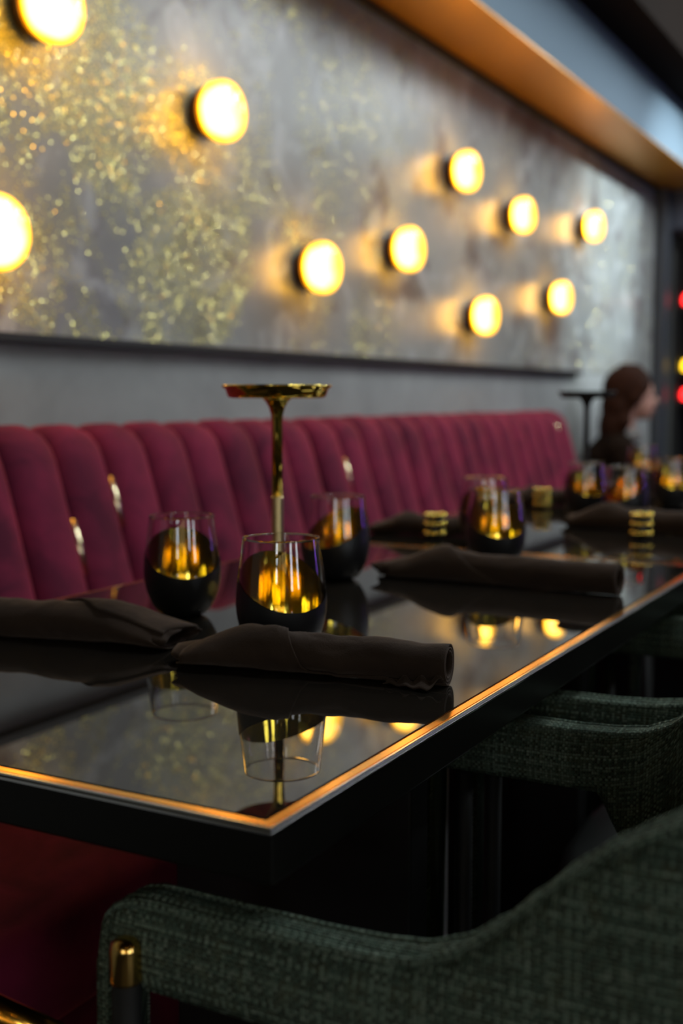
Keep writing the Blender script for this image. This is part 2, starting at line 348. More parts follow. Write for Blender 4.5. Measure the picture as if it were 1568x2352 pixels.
# ================================================================== TABLES
def ring_piece(bm, pts_out, pts_in, z0, z1):
    o = [bm.verts.new((*p, z0)) for p in pts_out] + [bm.verts.new((*p, z1)) for p in pts_out]
    i = [bm.verts.new((*p, z0)) for p in pts_in] + [bm.verts.new((*p, z1)) for p in pts_in]
    for k in range(4):
        n = (k + 1) % 4
        bm.faces.new((o[k], o[n], o[n + 4], o[k + 4])); bm.faces.new((i[k], i[k + 4], i[n + 4], i[n]))
        bm.faces.new((o[k + 4], o[n + 4], i[n + 4], i[k + 4])); bm.faces.new((o[k], i[k], i[n], o[n]))
    bmesh.ops.recalc_face_normals(bm, faces=bm.faces); return bm
def rect(x0, x1, y0, y1): return [(x0, y0), (x1, y0), (x1, y1), (x0, y1)]
TL, TW = 1.242, 0.674
def make_table(label):
    t = thing('restaurant_table', label, 'table', (0, 0, 0), 0, 'long black glass-topped tables in a row')
    # frame: a slab with a rounded upper edge whose middle the trim and the glass fill
    fr = box(0, TL, 0, TW, 0.7135, 0.7478, 0.0022, 3)
    obj('table_frame', fr, M['frame'], t)
    a, b = 0.0035, 0.0120
    tr = ring_piece(BM(), rect(a, TL - a, a, TW - a), rect(b, TL - b, b, TW - b), 0.7470, 0.7496)
    bmesh.ops.bevel(tr, geom=[e for e in tr.edges if all(v.co.z > 0.7495 for v in e.verts) and abs((e.verts[0].co.xy - e.verts[1].co.xy).length) > 0.1], offset=0.0009, segments=2, affect='EDGES')
    obj('metal_trim', tr, M['trim_brass'], t)
    eb = ring_piece(BM(), rect(-0.0004, TL + .0004, -0.0004, TW + .0004), rect(0.0033, TL - .0033, 0.0033, TW - .0033), 0.7455, 0.7494)
    bmesh.ops.bevel(eb, geom=[e for e in eb.edges if all(v.co.z > 0.7493 for v in e.verts) and (e.verts[0].co.xy - e.verts[1].co.xy).length > 0.1 and min(abs(e.verts[0].co.x), abs(e.verts[0].co.x - TL), abs(e.verts[0].co.y), abs(e.verts[0].co.y - TW)) < 0.001], offset=0.0024, segments=4, affect='EDGES')
    obj('edge_bead', eb, M['bead'], t, False)
    obj('glass_top', box(b + .0006, TL - b - .0006, b + .0006, TW - b - .0006, 0.7479, 0.7500, 0.0004, 1), M['smoked'], t)
    obj('pedestal', box(0.377, 0.417, 0.085, 0.355, 0.0, 0.7135, 0.003), M['matte'], t)
    obj('pedestal', box(0.900, 0.940, 0.085, 0.355, 0.0, 0.7135, 0.003), M['matte'], t)
    obj('base_plate', box(0.30, 0.98, 0.155, 0.54, 0.0, 0.02, 0.004), M['matte'], t)
    obj('steel_column', box(0.477, 0.575, 0.131, 0.150, 0.0, 0.7135, 0.003), M['steel'], t)
    return t
tb = make_table('nearest glass-topped table, its front corner towards the camera')
tb.location = (0.573, 0.359, 0)
dup(tb, (1.828, 0.359, 0), 0, 'second glass-topped table, the one with the black table lamp')
dup(tb, (3.083, 0.359, 0), 0, 'third glass-topped table along the banquette')
dup(tb, (4.338, 0.359, 0), 0, 'farthest glass-topped table, in front of the seated person')

# ================================================================== TUMBLERS
GP = [(0.0, 0.0), (0.020, 0.0), (0.0285, 0.0045), (0.0355, 0.014), (0.0410, 0.027), (0.0443, 0.042), (0.0450, 0.054), (0.0440, 0.070), (0.0420, 0.088), (0.0396, 0.106), (0.0383, 0.118)]
def gr(z, prof=GP[1:]):
    for (r0, z0), (r1, z1) in zip(prof, prof[1:]):
        if z <= z1: return r0 + (r1 - r0) * (z - z0) / max(1e-9, z1 - z0)
    return prof[-1][0]
def fine(prof, n=3):
    # Catmull-Rom through the profile
    P = [Vector(p) for p in prof]; out = []
    for i in range(len(P) - 1):
        p0 = P[max(i - 1, 0)]; p1 = P[i]; p2 = P[i + 1]; p3 = P[min(i + 2, len(P) - 1)]
        for k in range(n):
            t = k / n
            q = 0.5 * ((2 * p1) + (p2 - p0) * t + (2 * p0 - 5 * p1 + 4 * p2 - p3) * t * t + (3 * p1 - p0 - 3 * p2 + p3) * t ** 3)
            out.append((max(q.x, 0), q.y))
    out.append(tuple(P[-1])); return out
OUT = [(0.0, 0.0)] + fine(GP[1:], 4)
def shell_cut(off, zbot, zmid, amp, segs=64, rows=22, thick=0.0003):
    # a skin that follows the bowl and ends at a slanting rim
    bm = BM(); prof = OUT[1:]
    def rz(z):
        for (r0, z0), (r1, z1) in zip(prof, prof[1:]):
            if z <= z1: return r0 + (r1 - r0) * (z - z0) / max(1e-9, z1 - z0)
        return prof[-1][0]
    cols = []
    for i in range(segs):
        a = 2 * PI * i / segs; zt = zmid - amp * math.cos(a); col = []
        for j in range(rows + 1):
            z = zbot + (zt - zbot) * (j / rows) ** 1.3; r = rz(z) + off
            col.append(bm.verts.new((r * math.cos(a), r * math.sin(a), z)))
        cols.append(col)
    for i in range(segs):
        A, B = cols[i], cols[(i + 1) % segs]
        for j in range(rows): bm.faces.new((A[j], B[j], B[j + 1], A[j + 1]))
    cb = bm.verts.new((0, 0, zbot))
    for i in range(segs): bm.faces.new((cb, cols[(i + 1) % segs][0], cols[i][0]))
    bmesh.ops.recalc_face_normals(bm, faces=bm.faces); return bm
def make_tumbler(label, grp):
    t = thing('stemless_tumbler', label, 'glass', (0, 0, 0), 0, grp)
    th = 0.0013
    inner = [(max(r - th, 0), z) for r, z in OUT if z > 0.006]
    rim = [(OUT[-1][0] - th * 0.15, 0.1184), (OUT[-1][0] - th * 0.85, 0.1184)]
    prof = OUT + rim + inner[::-1] + [(0, 0.0052)]
    g = obj('glass_bowl', lathe(prof, 72), M['glass'], t, True)
    obj('black_coating', shell_cut(0.00035, -0.0002, 0.0745, 0.0255), M['coating'], t, True)
    obj('gold_lining', shell_cut(-th - 0.0003, 0.0062, 0.0745, 0.0255), M['lining'], t, True)
    return t
GR = 'black and gold stemless tumblers on the tables'
glasses = [
 ((0.982, 0.603), 232, 'black and gold tumbler standing right behind the rolled napkin in front'),
 ((1.111, 0.819), 224, 'leftmost black and gold tumbler on the nearest table, right of the folded napkin'),
 ((1.440, 0.790), 172, 'black and gold tumbler behind the gold table lamp, its gold slanting up to the right'),
 ((1.660, 0.637), 215, 'black and gold tumbler behind the second rolled napkin on the nearest table'),
 ((1.900, 0.750), 200, 'black and gold tumbler half hidden behind another just past the table joint'),
 ((2.452, 0.737), 220, 'black and gold tumbler standing beside the black table lamp'),
 ((2.360, 0.625), 160, 'black and gold tumbler right of the black table lamp stem, tilting gold edge'),
 ((3.406, 0.854), 225, 'farthest black and gold tumbler, in front of the seated person'),
 ((2.747, 0.621), 210, 'black and gold tumbler at the right edge of the picture')]
TH = 0.75
g0 = None
for i, ((x, y), rz, lab) in enumerate(glasses):
    ang = math.radians(rz)      # the low side of the slanting coating
    if g0 is None: g0 = make_tumbler(lab, GR); g0.location = (x, y, TH + .0004); g0.rotation_euler.z = ang
    else: dup(g0, (x, y, TH + .0004), ang, lab)

# ================================================================== TABLE LAMPS
def table_lamp(label, loc, head_m, low_m, base_m):
    t = thing('table_lamp', label, 'table lamp', loc, 0)
    obj('base', lathe([(0, 0), (0.044, 0), (0.045, 0.002), (0.045, 0.009), (0.043, 0.011), (0.012, 0.0125), (0.0075, 0.016), (0, 0.016)], 48), base_m, t, True)
    bm = lathe([(0.0, 0.012)] + [(0.0073 if k % 2 else 0.0069, 0.012 + 0.127 * k / 60) for k in range(61)] + [(0, 0.139)], 24)
    obj('knurled_grip', bm, low_m, t, True)
    obj('stem', lathe([(0, 0.1385), (0.0066, 0.1385), (0.0064, 0.226), (0.0072, 0.236), (0.0095, 0.245), (0.0135, 0.252), (0.0185, 0.2565), (0, 0.2565)], 40), head_m, t, True)
    obj('lamp_head', lathe([(0, 0.2560), (0.052, 0.2560), (0.0575, 0.2572), (0.0590, 0.2600), (0.0608, 0.2660), (0.0645, 0.2690), (0.0655, 0.2702), (0.0650, 0.2716), (0.0610, 0.2700), (0.0590, 0.2672), (0, 0.2665)], 72), head_m, t, True)
    return t
table_lamp('gold table lamp with a flat round head, standing behind the nearest tumbler', (1.186, 0.733, TH), M['gold'], M['knurl'], M['gold'])
table_lamp('black table lamp with a flat round head on the second table', (2.60, 0.782, TH), M['matte'], M['matte'], M['matte'])

# ================================================================== VOTIVE HOLDERS
def make_votive(label):
    t = thing('votive_holder', label, 'candle holder', (0, 0, 0), 0, 'small black and gold beaded votive holders')
    obj('cup', lathe([(0, 0), (0.0155, 0), (0.017, 0.002), (0.0165, 0.046), (0.0150, 0.047), (0.0145, 0.012), (0, 0.012)], 28), M['black'], t, True)
    for z in (0.011, 0.028, 0.044):
        bm = BM()
        for k in range(14):
            a = 2 * PI * k / 14; add_ell(bm, (0.0172 * math.cos(a), 0.0172 * math.sin(a), z), 0.0038, 0.0038, 0.0038, None, 8, 6)
        o = obj('beaded_band', bm, M['gold'], t, True)
    return t
v0 = make_votive('small black and gold votive holder near the banquette, left of the pair of tumblers'); v0.location = (1.947, 0.865, TH)
dup(v0, (2.603, 0.885, TH), 0.3, 'small black and gold votive holder between the tumblers and the black lamp')
dup(v0, (2.128, 0.533, TH), 0.7, 'small black and gold votive holder by the front napkin, nearest the right frame edge')

# ================================================================== NAPKINS
def napkin(label, a, b, rad, seed, ramp0=0.36, ramp1=0.48, flat=0.0, turns=2.6, fold=True, tag_corner=False, group='dark napkins rolled on the tables'):
    """a cloth wound into a roll from a (ragged end) to b (open end); the outer wrap ends on a diagonal."""
    A = Vector((*a, 0)); B = Vector((*b, 0)); L = (B - A).length; d = (B - A) / L; side = Vector((-d.y, d.x, 0))
    t = thing('rolled_napkin', label, 'napkin', (A.x, A.y, TH), math.atan2(d.y, d.x), group)
    bm = BM(); NU = 56; NS = 120; rows = []
    lay = 0.0030
    for i in range(NU + 1):
        u = i / NU; row = []
        tend = turns * 2 * PI
        k = min(1, max(0, (u - ramp0) / (ramp1 - ramp0)))
        phi_end = tend + (PI * 1.05 if fold else 0.3) * (1 - k)      # extra half wrap on the ragged side
        for j in range(NS + 1):
            s = j / NS; ph = phi_end * s
            x = L * u
            if i < 4:  # ragged end: layers start at different places
                x -= (4 - i) / 4 * (0.014 * (0.5 + noise.noise(Vector((ph * 0.9, seed, 0)))) + 0.010 * math.sin(ph * 0.5 + seed))
            rr = rad * (0.80 + 0.0) - (tend - ph) / (2 * PI) * lay + lay
            if u < 0.42 and fold: rr *= 1.0 + 0.13 * math.sin((0.42 - u) / 0.42 * PI)
            lump = noise.noise(Vector((u * 6, math.cos(ph) * 0.9, math.sin(ph) * 0.9 + seed))) * 0.0030 + noise.noise(Vector((u * 16, math.cos(ph) * 2, math.sin(ph) * 2 + seed * 3))) * 0.0010
            rr = max(0.003, rr + lump * (0.25 + min(1, (1 - u) * 2.2)))
            pinch = max(0, 1 - u / 0.30)
            fz = (1 - flat) * (1 - 0.50 * pinch ** 1.5); fy = 1 + 0.42 * pinch + flat * 0.5
            yy = -math.cos(ph + 0.5 * PI) * rr * fy; zz = math.sin(ph + 0.5 * PI) * rr * fz
            row.append((x, yy, zz))
        rows.append(row)
    zs = [[p[2] for p in row] for row in rows]
    vr = []
    for i, row in enumerate(rows):
        lo = min(p[2] for p in row); vr.append([bm.verts.new((p[0], p[1], p[2] - lo + 0.0011)) for p in row])
    for i in range(NU):
        for j in range(NS): bm.faces.new((vr[i][j], vr[i][j + 1], vr[i + 1][j + 1], vr[i + 1][j]))
    bmesh.ops.recalc_face_normals(bm, faces=bm.faces)
    o = obj('napkin_cloth', bm, M['napkin'], t, True)
    so = o.modifiers.new('solid', 'SOLIDIFY'); so.thickness = 0.0014; so.offset = 0
    if tag_corner:
        bm = BM(); n1, n2 = 18, 8; g = []
        for i in range(n1 + 1):
            u = i / n1; r = []
            for j in range(n2 + 1):
                v = j / n2; w = 0.016 * (0.4 + u * 0.8)
                x = L * 0.80 + u * 0.044 + (v - .5) * 0.010
                y = -rad * 0.62 - w * (1 - v) - 0.002
                z = 0.0022 + 0.0055 * math.sin(u * 9 + v * 3) ** 2 * (0.3 + v) + 0.004 * v * u
                r.append(bm.verts.new((x, y, z)))
            g.append(r)
        for i in range(n1):
            for j in range(n2): bm.faces.new((g[i][j], g[i + 1][j], g[i + 1][j + 1], g[i][j + 1]))
        bmesh.ops.recalc_face_normals(bm, faces=bm.faces)
        o2 = obj('loose_corner', bm, M['napkin'], t, True); so = o2.modifiers.new('solid', 'SOLIDIFY'); so.thickness = 0.0009; so.offset = 0
    return t
napkin('rolled dark napkin lying in front of the nearest tumbler, open end to the right', (0.905, 0.655), (0.945, 0.405), 0.0200, 1, tag_corner=True)
napkin('loosely folded dark napkin at the left edge of the nearest table', (0.958, 0.725), (0.905, 1.000), 0.0260, 5, 0.25, 0.75, flat=0.15)
napkin('long rolled dark napkin on the front right part of the nearest table', (1.505, 0.735), (1.490, 0.400), 0.0225, 9, 0.2, 0.5)
napkin('dark napkin beside the votive holder at the back of the second table', (1.975, 0.990), (2.010, 0.785), 0.0215, 12, 0.3, 0.6, flat=0.1)
napkin('dark napkin at the front of the second table, by the right frame edge', (2.275, 0.700), (2.205, 0.430), 0.0240, 15, 0.3, 0.6)
napkin('dark napkin behind the middle votive holder at the back of the second table', (2.66, 0.985), (2.70, 0.800), 0.0240, 18, 0.3, 0.6, flat=0.1)
napkin('dark napkin at the front far end of the second table', (2.94, 0.700), (2.92, 0.450), 0.0240, 22, 0.3, 0.6)

# ================================================================== CHAIRS
RIM = [(-0.10, 0.832), (-0.02, 0.828), (0.05, 0.818), (0.085, 0.810), (0.117, 0.799), (0.131, 0.792), (0.152, 0.780), (0.174, 0.763), (0.197, 0.741), (0.216, 0.722), (0.241, 0.704), (0.265, 0.695), (0.295, 0.6915), (0.33, 0.690), (0.42, 0.690), (0.452, 0.690), (0.466, 0.687), (0.475, 0.6825), (0.4815, 0.676), (0.485, 0.668), (0.487, 0.655)]
def make_chair(label):
    """local frame: x across, y towards the table; the near arm's outer face is at x = -0.27"""
    t = thing('tub_chair', label, 'chair', (0, 0, 0), 0, 'green tweed tub chairs along the tables')
    # plan path of the outer face
    path = []
    yf, yb, hw, R = 0.487, -0.075, 0.27, 0.215
    n = 46
    for k in range(14): path.append((-hw, yf - 0.0025 * k))
    yq = path[-1][1]
    for k in range(1, n + 1): path.append((-hw, yq - (yq - (yb + R)) * k / n))
    for k in range(1, 17): a = PI + (PI / 2) * k / 16; path.append((-hw + R + R * math.cos(a), yb + R + R * math.sin(a)))
    for k in range(1, 8): path.append((-hw + R + (2 * hw - 2 * R) * k / 8, yb))
    full = path + [(-x, y) for x, y in path[::-1]]
    L = [0.0]
    for p, q in zip(full, full[1:]): L.append(L[-1] + math.hypot(q[0] - p[0], q[1] - p[1]))
    T = 0.036; NP = len(full)
    def normal(i):
        p = full[max(0, i - 1)]; q = full[min(NP - 1, i + 1)]; d = Vector((q[0] - p[0], q[1] - p[1])).normalized(); return Vector((-d.y, d.x))  # points inward
    def bottom(y):
        if y > 0.475: return 0.36
        if y > 0.30: return 0.632
        return 0.632 - 0.22 * min(1, (0.30 - y) / 0.16) ** 0.8
    bm = BM(); uvl = bm.loops.layers.uv.new('UVMap'); cols = []; uvs = []
    for i, (x, y) in enumerate(full):
        nn = normal(i)
        if (i > 0 and abs(bottom(full[i - 1][1]) - bottom(y)) > 0.1) or (i < NP - 1 and abs(bottom(full[i + 1][1]) - bottom(y)) > 0.1): pass
        zt = catmull(RIM, y); zb = bottom(y); ring = []; uv = []; v = 0
        puff = 0.004
        pts = []
        hgt = zt - zb; rr = T / 2
        # outer face up, rounded top, inner face down
        for k in range(8): f = k / 7; pts.append((-puff * math.sin(PI * min(1, f)) * (1 if hgt < 0.2 else 0.5), zb + (hgt - rr * 0.8) * f))
        for k in range(1, 8): a = PI * k / 8; pts.append((rr - rr * math.cos(a), zt - rr * 0.8 + rr * 0.8 * math.sin(a)))
        for k in range(8): f = 1 - k / 7; pts.append((T + puff * math.sin(PI * f), zb + (hgt - rr * 0.8) * f))
        # piping groove just below the outer edge of the rim
        last = None
        for k, (o_, z_) in enumerate(pts):
            ring.append(bm.verts.new((x + nn.x * o_, y + nn.y * o_, z_)))
            if last: v += math.hypot(o_ - last[0], z_ - last[1])
            else: v = z_
            last = (o_, z_); uv.append((L[i], v))
        cols.append(ring); uvs.append(uv)
    K = len(cols[0])
    for i in range(NP - 1):
        for k in range(K):
            k2 = (k + 1) % K
            f = bm.faces.new((cols[i][k], cols[i + 1][k], cols[i + 1][k2], cols[i][k2]))
            for lp, (ii, kk) in zip(f.loops, ((i, k), (i + 1, k), (i + 1, k2), (i, k2))): lp[uvl].uv = uvs[ii][kk]
    for ii, c in ((0, cols[0]), (NP - 1, cols[-1][::-1])):
        f = bm.faces.new(c)
        for lp in f.loops: lp[uvl].uv = (lp.vert.co.x, lp.vert.co.z)
    bmesh.ops.recalc_face_normals(bm, faces=bm.faces)
    obj('shell', bm, M['weave'], t, True)
    # piping along the rim, a fabric cord
    for off, dz in ((0.0055, -0.0020), (T - 0.0055, -0.0020)):
        bm = BM(); uvl = bm.loops.layers.uv.new('UVMap'); rings = []
        for i in range(0, NP):
            x, y = full[i]; nn = normal(i); zt = catmull(RIM, y)
            c = Vector((x + nn.x * off, y + nn.y * off, zt + dz - 0.0012))
            rings.append(([bm.verts.new(c + Vector((nn.x * math.cos(q), nn.y * math.cos(q), math.sin(q))) * 0.0030) for q in [2 * PI * k / 8 for k in range(8)]], L[i]))
        for (A_, la), (B_, lb) in zip(rings, rings[1:]):
            for k in range(8):
                f = bm.faces.new((A_[k], B_[k], B_[(k + 1) % 8], A_[(k + 1) % 8]))
                for lp, q in zip(f.loops, ((la, k), (lb, k), (lb, k + 1), (la, k + 1))): lp[uvl].uv = (q[0], q[1] * 0.0024)
        bmesh.ops.recalc_face_normals(bm, faces=bm.faces)
        obj('piping', bm, M['weave'], t, True)
    # seat
    bm = BM(); n = 40; rings = []
    for z, s in ((0.34, 0.97), (0.36, 1.0), (0.42, 1.0), (0.445, 0.97), (0.458, 0.90), (0.462, 0.6)):
        ring = []
        for k in range(n):
            a = 2 * PI * k / n; c_, s_ = math.cos(a), math.sin(a); q = 3.2
            ring.append(bm.verts.new((0.222 * s * math.copysign(abs(c_) ** (2 / q), c_), 0.205 + 0.233 * s * math.copysign(abs(s_) ** (2 / q), s_), z)))
        rings.append(ring)
    for A_, B_ in zip(rings, rings[1:]):
        for k in range(n): bm.faces.new((A_[k], A_[(k + 1) % n], B_[(k + 1) % n], B_[k]))
    bm.faces.new(rings[0][::-1]); bm.faces.new(rings[-1]); bmesh.ops.recalc_face_normals(bm, faces=bm.faces)
    obj('seat_cushion', bm, M['leather'], t, True)
    obj('seat_rail', box(-0.225, 0.225, 0.02, 0.43, 0.30, 0.342, 0.01), M['matte'], t)
    for sx in (-1, 1):
        lg = obj('leg', tube([(sx * 0.277, 0.4570, 0.642), (sx * 0.277, 0.4570, 0.3), (sx * 0.268, 0.459, 0.0)], [0.0095, 0.0095, 0.007], 16), M['matte'], t, True)
        cp = BM(); add_lathe(cp, [(0, 0.0), (0.0100, 0.0), (0.0102, 0.0015), (0.0102, 0.021), (0.0092, 0.0255), (0.0060, 0.0280), (0, 0.0286)], 24)
        c = obj('brass_cap', cp, M['brass'], lg, True); c.location = (sx * 0.277, 0.4570, 0.639)
        obj('leg', tube([(sx * 0.20, 0.03, 0.34), (sx * 0.235, -0.03, 0.0)], [0.014, 0.009], 12), M['matte'], t, True)
        obj('arm_bracket', box(min(sx * 0.255, sx * 0.225), max(sx * 0.255, sx * 0.225), 0.42, 0.455, 0.30, 0.345, 0.002), M['matte'], t)
    return t
ch = make_chair('nearest green tweed tub chair, brass-capped post on its near arm'); ch.location = (0.832, 0.0, 0)
dup(ch, (1.468, 0.005, 0), 0.05, 'second green tweed tub chair, just its near arm seen past the first')
dup(ch, (2.12, -0.01, 0), 0.0, 'third green tweed tub chair, hidden low behind the second')

# ================================================================== WALL LAMPS
def make_wall_lamp(label):
    t = thing('wall_lamp', label, 'wall lamp', (0, 0, 0), 0, 'round glowing lamps scattered over the plaster wall')
    # local frame: y = 0 is the middle of the glowing puck, the wall is at y = +0.065
    R, H, q = 0.0665, 0.037, 2.7; prof = []
    for k in range(25):
        a = -PI / 2 + PI * k / 24; c_, s_ = math.cos(a), math.sin(a)
        prof.append((R * abs(c_) ** (2 / q), H * math.copysign(abs(s_) ** (2 / q), s_)))
    prof[0] = (0, -H); prof[-1] = (0, H)
    obj('glass_shade', lathe(prof, 48, 'Y'), M['globe'], t, True)
    obj('housing', lathe([(0, 0.033), (0.0560, 0.031), (0.0575, 0.034), (0.0560, 0.044), (0.050, 0.046), (0, 0.046)], 40, 'Y'), M['bronze'], t, True)
    obj('wall_plate', lathe([(0, 0.046), (0.040, 0.046), (0.042, 0.049), (0.042, 0.0648), (0, 0.0648)], 32, 'Y'), M['bronze'], t, True)
    return t
lamps = [
 ((1.652, 1.704), 'glowing round wall lamp cut off by the top edge of the picture'),
 ((2.185, 1.632), 'large glowing round wall lamp alone on the upper left of the wall'),
 ((1.498, 1.288), 'glowing round wall lamp cut off by the left edge of the picture'),
 ((3.576, 1.735), 'glowing wall lamp highest of the group on the right'),
 ((4.113, 1.668), 'glowing wall lamp in the upper row, between the highest and the rightmost'),
 ((4.996, 1.740), 'rightmost glowing wall lamp, nearest the end of the wall'),
 ((3.143, 1.440), 'glowing wall lamp mid-wall, below and left of the highest one of the group'),
 ((2.628, 1.337), 'glowing wall lamp just above and right of the gold table lamp head'),
 ((3.754, 1.285), 'lowest glowing wall lamp, above the front pair of tumblers'),
 ((4.568, 1.406), 'glowing wall lamp low on the right, above the black table lamp')]
l0 = None
for (x, z), lab in lamps:
    if l0 is None: l0 = make_wall_lamp(lab); l0.location = (x, 1.485, z)
    else: dup(l0, (x, 1.485, z), 0, lab)

# ================================================================== PERSON at the far end
def person():
    t = thing('person', 'person with brown hair in a dark brown jacket, seated sideways at the far end', 'person', (5.0, 1.31, 0)); t.scale.z = 0.95
    t.rotation_euler.z = math.atan2(-0.878, 0.478)      # local +x is where the person faces
    # local: x forward, y left, z up
    sk = BM(); R = lambda a: Matrix.Rotation(a, 3, 'Y')
    add_ell(sk, (0, 0, 1.085), 0.092, 0.072, 0.105); add_ell(sk, (0.035, 0, 1.035), 0.062, 0.056, 0.072)
    add_ell(sk, (0.062, 0, 0.985), 0.026, 0.030, 0.022)
    add_tube(sk, [(0.088, 0, 1.075), (0.108, 0, 1.045), (0.104, 0, 1.036)], [0.007, 0.012, 0.011], 10)
    add_tube(sk, [(0.078, -0.035, 1.088), (0.088, 0, 1.090), (0.078, 0.035, 1.088)], 0.008, 8)
    for s in (-1, 1): add_ell(sk, (0.0, s * 0.074, 1.055), 0.017, 0.008, 0.028)
    add_tube(sk, [(-0.015, 0, 1.03), (-0.035, 0, 0.95), (-0.050, 0, 0.86)], [0.052, 0.050, 0.062], 16)
    add_tube(sk, [(-0.045, 0, 0.90), (-0.065, 0, 0.78), (-0.06, 0, 0.60)], [0.055, 0.085, 0.09], 14)
    for s in (-1, 1): add_tube(sk, [(-0.065, 0, 0.80), (-0.065, s * 0.15, 0.80), (-0.04, s * 0.21, 0.72), (0.02, s * 0.22, 0.61), (0.07, s * 0.20, 0.63), (0.15, s * 0.17, 0.66)], [0.04, 0.04, 0.035, 0.03, 0.03, 0.028], 12)
    for s in (-1, 1):   # forearm ends and hands resting on the table edge
        w = Vector((0.250, s * 0.12, 0.645)); add_tube(sk, [(0.15, s * 0.17, 0.66), w], [0.030, 0.024], 12)
        add_ell(sk, w + Vector((0.045, -s * 0.01, -0.005)), 0.046, 0.038, 0.016)
        for k in range(4):
            y = w.y + s * (0.020 - 0.017 * k); ln = [0.058, 0.070, 0.074, 0.066][k]
            add_tube(sk, [(w.x + 0.075, y, 0.640), (w.x + 0.075 + ln * .5, y - s * .003, 0.640), (w.x + 0.075 + ln, y - s * .006, 0.618)], [0.0095, 0.0088, 0.007], 8)
        add_tube(sk, [(w.x + 0.02, w.y - s * 0.03, 0.642), (w.x + 0.05, w.y - s * 0.055, 0.640), (w.x + 0.08, w.y - s * 0.060, 0.632)], [0.012, 0.010, 0.008], 8)
    b = obj('body', sk, M['skin'], t, True)
    r = b.modifiers.new('r', 'REMESH'); r.mode = 'VOXEL'; r.voxel_size = 0.0055; r.use_smooth_shade = True
    sm = b.modifiers.new('s', 'SMOOTH'); sm.iterations = 4
    for s in (-1, 1): obj('eye', ell((0.080, s * 0.030, 1.068), 0.010, 0.012, 0.009), M['eye'], t, True)
    obj('lips', ell((0.090, 0, 1.008), 0.010, 0.021, 0.008), M['lip'], t, True)
    hb = BM()
    add_ell(hb, (-0.020, 0, 1.105), 0.105, 0.086, 0.104); add_ell(hb, (-0.060, 0, 1.02), 0.070, 0.080, 0.105); add_ell(hb, (-0.085, 0, 0.93), 0.052, 0.078, 0.10)
    for s in (-1, 1): add_tube(hb, [(0.035, s * 0.070, 1.12), (-0.005, s * 0.082, 1.05), (-0.045, s * 0.080, 0.96), (-0.07, s * 0.065, 0.88)], [0.022, 0.026, 0.030, 0.018], 10)
    add_tube(hb, [(0.062, 0, 1.150), (0.02, 0, 1.185), (-0.05, 0, 1.185)], [0.022, 0.030, 0.034], 10)
    h = obj('hair', hb, M['hair'], t, True); r = h.modifiers.new('r', 'REMESH'); r.mode = 'VOXEL'; r.voxel_size = 0.007; r.use_smooth_shade = True
    sm = h.modifiers.new('s', 'SMOOTH'); sm.iterations = 3
    jb = BM()
    add_tube(jb, [(-0.055, 0, 0.44), (-0.060, 0, 0.56), (-0.070, 0, 0.70), (-0.075, 0, 0.80), (-0.060, 0, 0.885)], [0.135, 0.125, 0.130, 0.135, 0.070], 20)
    for s in (-1, 1):
        add_tube(jb, [(-0.07, s * 0.05, 0.84), (-0.072, s * 0.15, 0.815), (-0.04, s * 0.21, 0.72), (0.02, s * 0.225, 0.60), (0.07, s * 0.20, 0.63), (0.17, s * 0.165, 0.660)], [0.075, 0.068, 0.055, 0.046, 0.045, 0.036], 14)
    add_ell(jb, (-0.085, 0, 0.76), 0.115, 0.175, 0.12)
    j = obj('jacket', jb, M['shirt'], t, True); r = j.modifiers.new('r', 'REMESH'); r.mode = 'VOXEL'; r.voxel_size = 0.010; r.use_smooth_shade = True
    sm = j.modifiers.new('s', 'SMOOTH'); sm.iterations = 4
    obj('scarf', lathe([(0.060, 0.86), (0.080, 0.865), (0.082, 0.90), (0.066, 0.925), (0.054, 0.915)], 24, 'Z', True), M['collar'], t, True).location = (-0.035, 0, 0)
    tr = BM()
    for s in (-1, 1):
        add_tube(tr, [(-0.06, s * 0.085, 0.535), (0.18, s * 0.11, 0.545), (0.36, s * 0.12, 0.53), (0.385, s * 0.12, 0.44), (0.375, s * 0.12, 0.24), (0.37, s * 0.12, 0.07)], [0.084, 0.080, 0.062, 0.060, 0.055, 0.045], 14)
    add_ell(tr, (-0.06, 0, 0.53), 0.11, 0.165, 0.08)
    q = obj('trousers', tr, M['trousers'], t, True); r = q.modifiers.new('r', 'REMESH'); r.mode = 'VOXEL'; r.voxel_size = 0.012; r.use_smooth_shade = True
    for s in (-1, 1): obj('shoe', box(0.31, 0.56, s * 0.12 - 0.042, s * 0.12 + 0.042, 0.0, 0.075, 0.03, 4), M['matte'], t, True)
person()
bt = thing('bench', 'dark bench that the person at the far end sits on', 'bench', (0, 0, 0))
obj('seat', box(4.62, 5.55, 1.13, 1.53, 0.38, 0.445, 0.02, 3), M['leather'], bt, True)
obj('base', box(4.66, 5.51, 1.18, 1.52, 0.0, 0.38), M['matte'], bt)

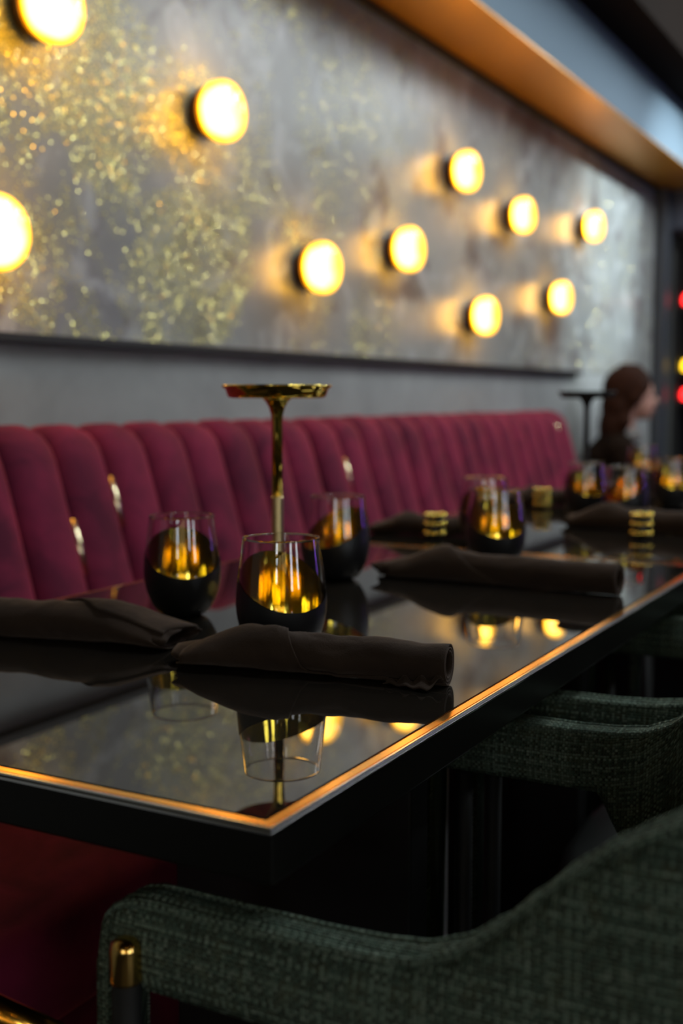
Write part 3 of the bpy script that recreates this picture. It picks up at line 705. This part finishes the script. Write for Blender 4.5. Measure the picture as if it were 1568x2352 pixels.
# ================================================================== BAR NICHE at the far end
sh = thing('display_shelf', 'dark display shelving in the far right corner', 'shelf', (0, 0, 0))
obj('back_panel', box(6.90, 6.93, 0.3, 1.50, 0, 1.9), M['matte'], sh)
for y in (0.30, 1.475): obj('side_panel', box(6.60, 6.90, y, y + 0.03, 0, 1.9), M['matte'], sh)
for z in (0.45, 0.97, 1.13, 1.49, 1.84): obj('shelf_board', box(6.60, 6.90, 0.33, 1.475, z, z + 0.02), M['black'], sh)
def lantern(label, loc, m):
    t = thing('lantern', label, 'lantern', loc, 0)
    obj('glass_shade', lathe([(0, 0.004), (0.020, 0.004), (0.026, 0.015), (0.028, 0.04), (0.022, 0.060), (0.012, 0.070), (0, 0.070)], 24), m, t, True)
    obj('base', lathe([(0, 0), (0.022, 0), (0.022, 0.008), (0, 0.008)], 24), M['black'], t, True)
    obj('cap', lathe([(0, 0.068), (0.013, 0.068), (0.006, 0.080), (0, 0.082)], 20), M['black'], t, True)
lantern('red glowing lantern on the upper shelf at the right frame edge', (6.635, 1.44, 1.5105), M['red_lamp'])
lantern('yellow glowing lantern on the shelf right of the person', (6.66, 1.44, 1.1505), M['yellow_lamp'])
lantern('red glowing lantern on the shelf just below the yellow one', (6.66, 1.44, 0.9905), M['red_lamp'])
# purple neon tube; the warm pendants further down are unseen, added for gold reflections
nt_ = thing('neon_tube', 'vertical purple neon tube on the opposite side of the room', 'neon light', (5.2, -2.2, 0))
obj('glass_tube', tube([(0, 0, 0.7), (0, 0, 1.8)], 0.024, 12), M['purple'], nt_, True)
obj('post', box(-0.05, 0.05, -0.10, -0.04, 0, 2.7), M['matte'], nt_)
for k in range(3):
    lt = thing('linear_ceiling_light', ['cool linear ceiling light nearest the camera', 'cool linear ceiling light in the middle of its row', 'cool linear ceiling light at the far end of its row'][k], 'ceiling light', (2.6 + 1.6 * k, -1.25, 2.86), 0, 'linear lights over the aisle')
    obj('diffuser', box(-0.7, 0.7, -0.06, 0.06, -0.004, 0.001), M['cool_tube'], lt); obj('housing', box(-0.71, 0.71, -0.10, 0.10, 0.0, 0.05, 0.004), M['black'], lt)
    for x in (-0.5, 0.5): obj('hanger', box(x - 0.004, x + 0.004, -0.004, 0.004, 0.05, 0.14), M['black'], lt)
p0 = None
for k, (x, y, z) in enumerate([(0.6, -1.9, 1.95), (-1.4, -1.7, 2.1), (1.9, -2.4, 1.9), (-1.7, -0.9, 2.0), (-2.0, -2.6, 1.6), (-0.6, -2.9, 1.55), (-2.2, -1.3, 1.5), (-1.0, -0.8, 2.3), (-2.3, -0.2, 1.75), (0.1, -1.2, 2.35)]):  # unseen pendants, added so the gold linings catch many warm streaks
    plab = 'unseen warm pendant lamp added behind the camera for gold reflections'
    if p0 is None:
        p0 = thing('added_pendant', plab, 'pendant lamp', (x, y, z), 0, 'pendant lamps added behind the camera for reflections')
        obj('bulb', ell((0, 0, 0), 0.028, 0.028, 0.036), M['added_bulb'], p0, True)
        obj('socket', lathe([(0, 0.045), (0.02, 0.045), (0.018, 0.09), (0, 0.095)], 16), M['black'], p0, True)
        obj('cable', tube([(0, 0, 0.09), (0, 0, 0.90)], 0.003, 6), M['black'], p0)
    else: dup(p0, (x, y, z), 0, plab)
bb = thing('added_back_bar', 'unseen backlit bar shelving added behind the camera for warm reflections', 'bar', (0, 0, 0))  # unseen bar, added as a warm glowing band for the gold linings
obj('cabinet', box(-2.84, -2.30, -3.4, 1.2, 0, 1.05, 0.01), M['black'], bb)
for z in (1.30, 1.70, 2.10): obj('shelf_board', box(-2.84, -2.60, -3.4, 1.2, z, z + 0.03), M['black'], bb)
for y0 in (-3.3, -2.5, -1.7, -0.35): obj('light_panel', box(-2.845, -2.83, y0, y0 + 0.55, 1.36, 2.08), M['added_bar_glow'], bb)
# brass rail of a low divider at the near left corner
br = thing('brass_rail', 'out of focus brass rail in the bottom left corner', 'rail', (0, 0, 0))
obj('rail', tube([(0.505, 0.659, 0.640), (0.5511, 0.5632, 0.5906), (0.5700, 0.5242, 0.5704)], 0.012, 16), M['trim_brass'], br, True)
obj('post', tube([(0.505, 0.659, 0.0), (0.505, 0.659, 0.640)], 0.010, 12), M['brass'], br, True)
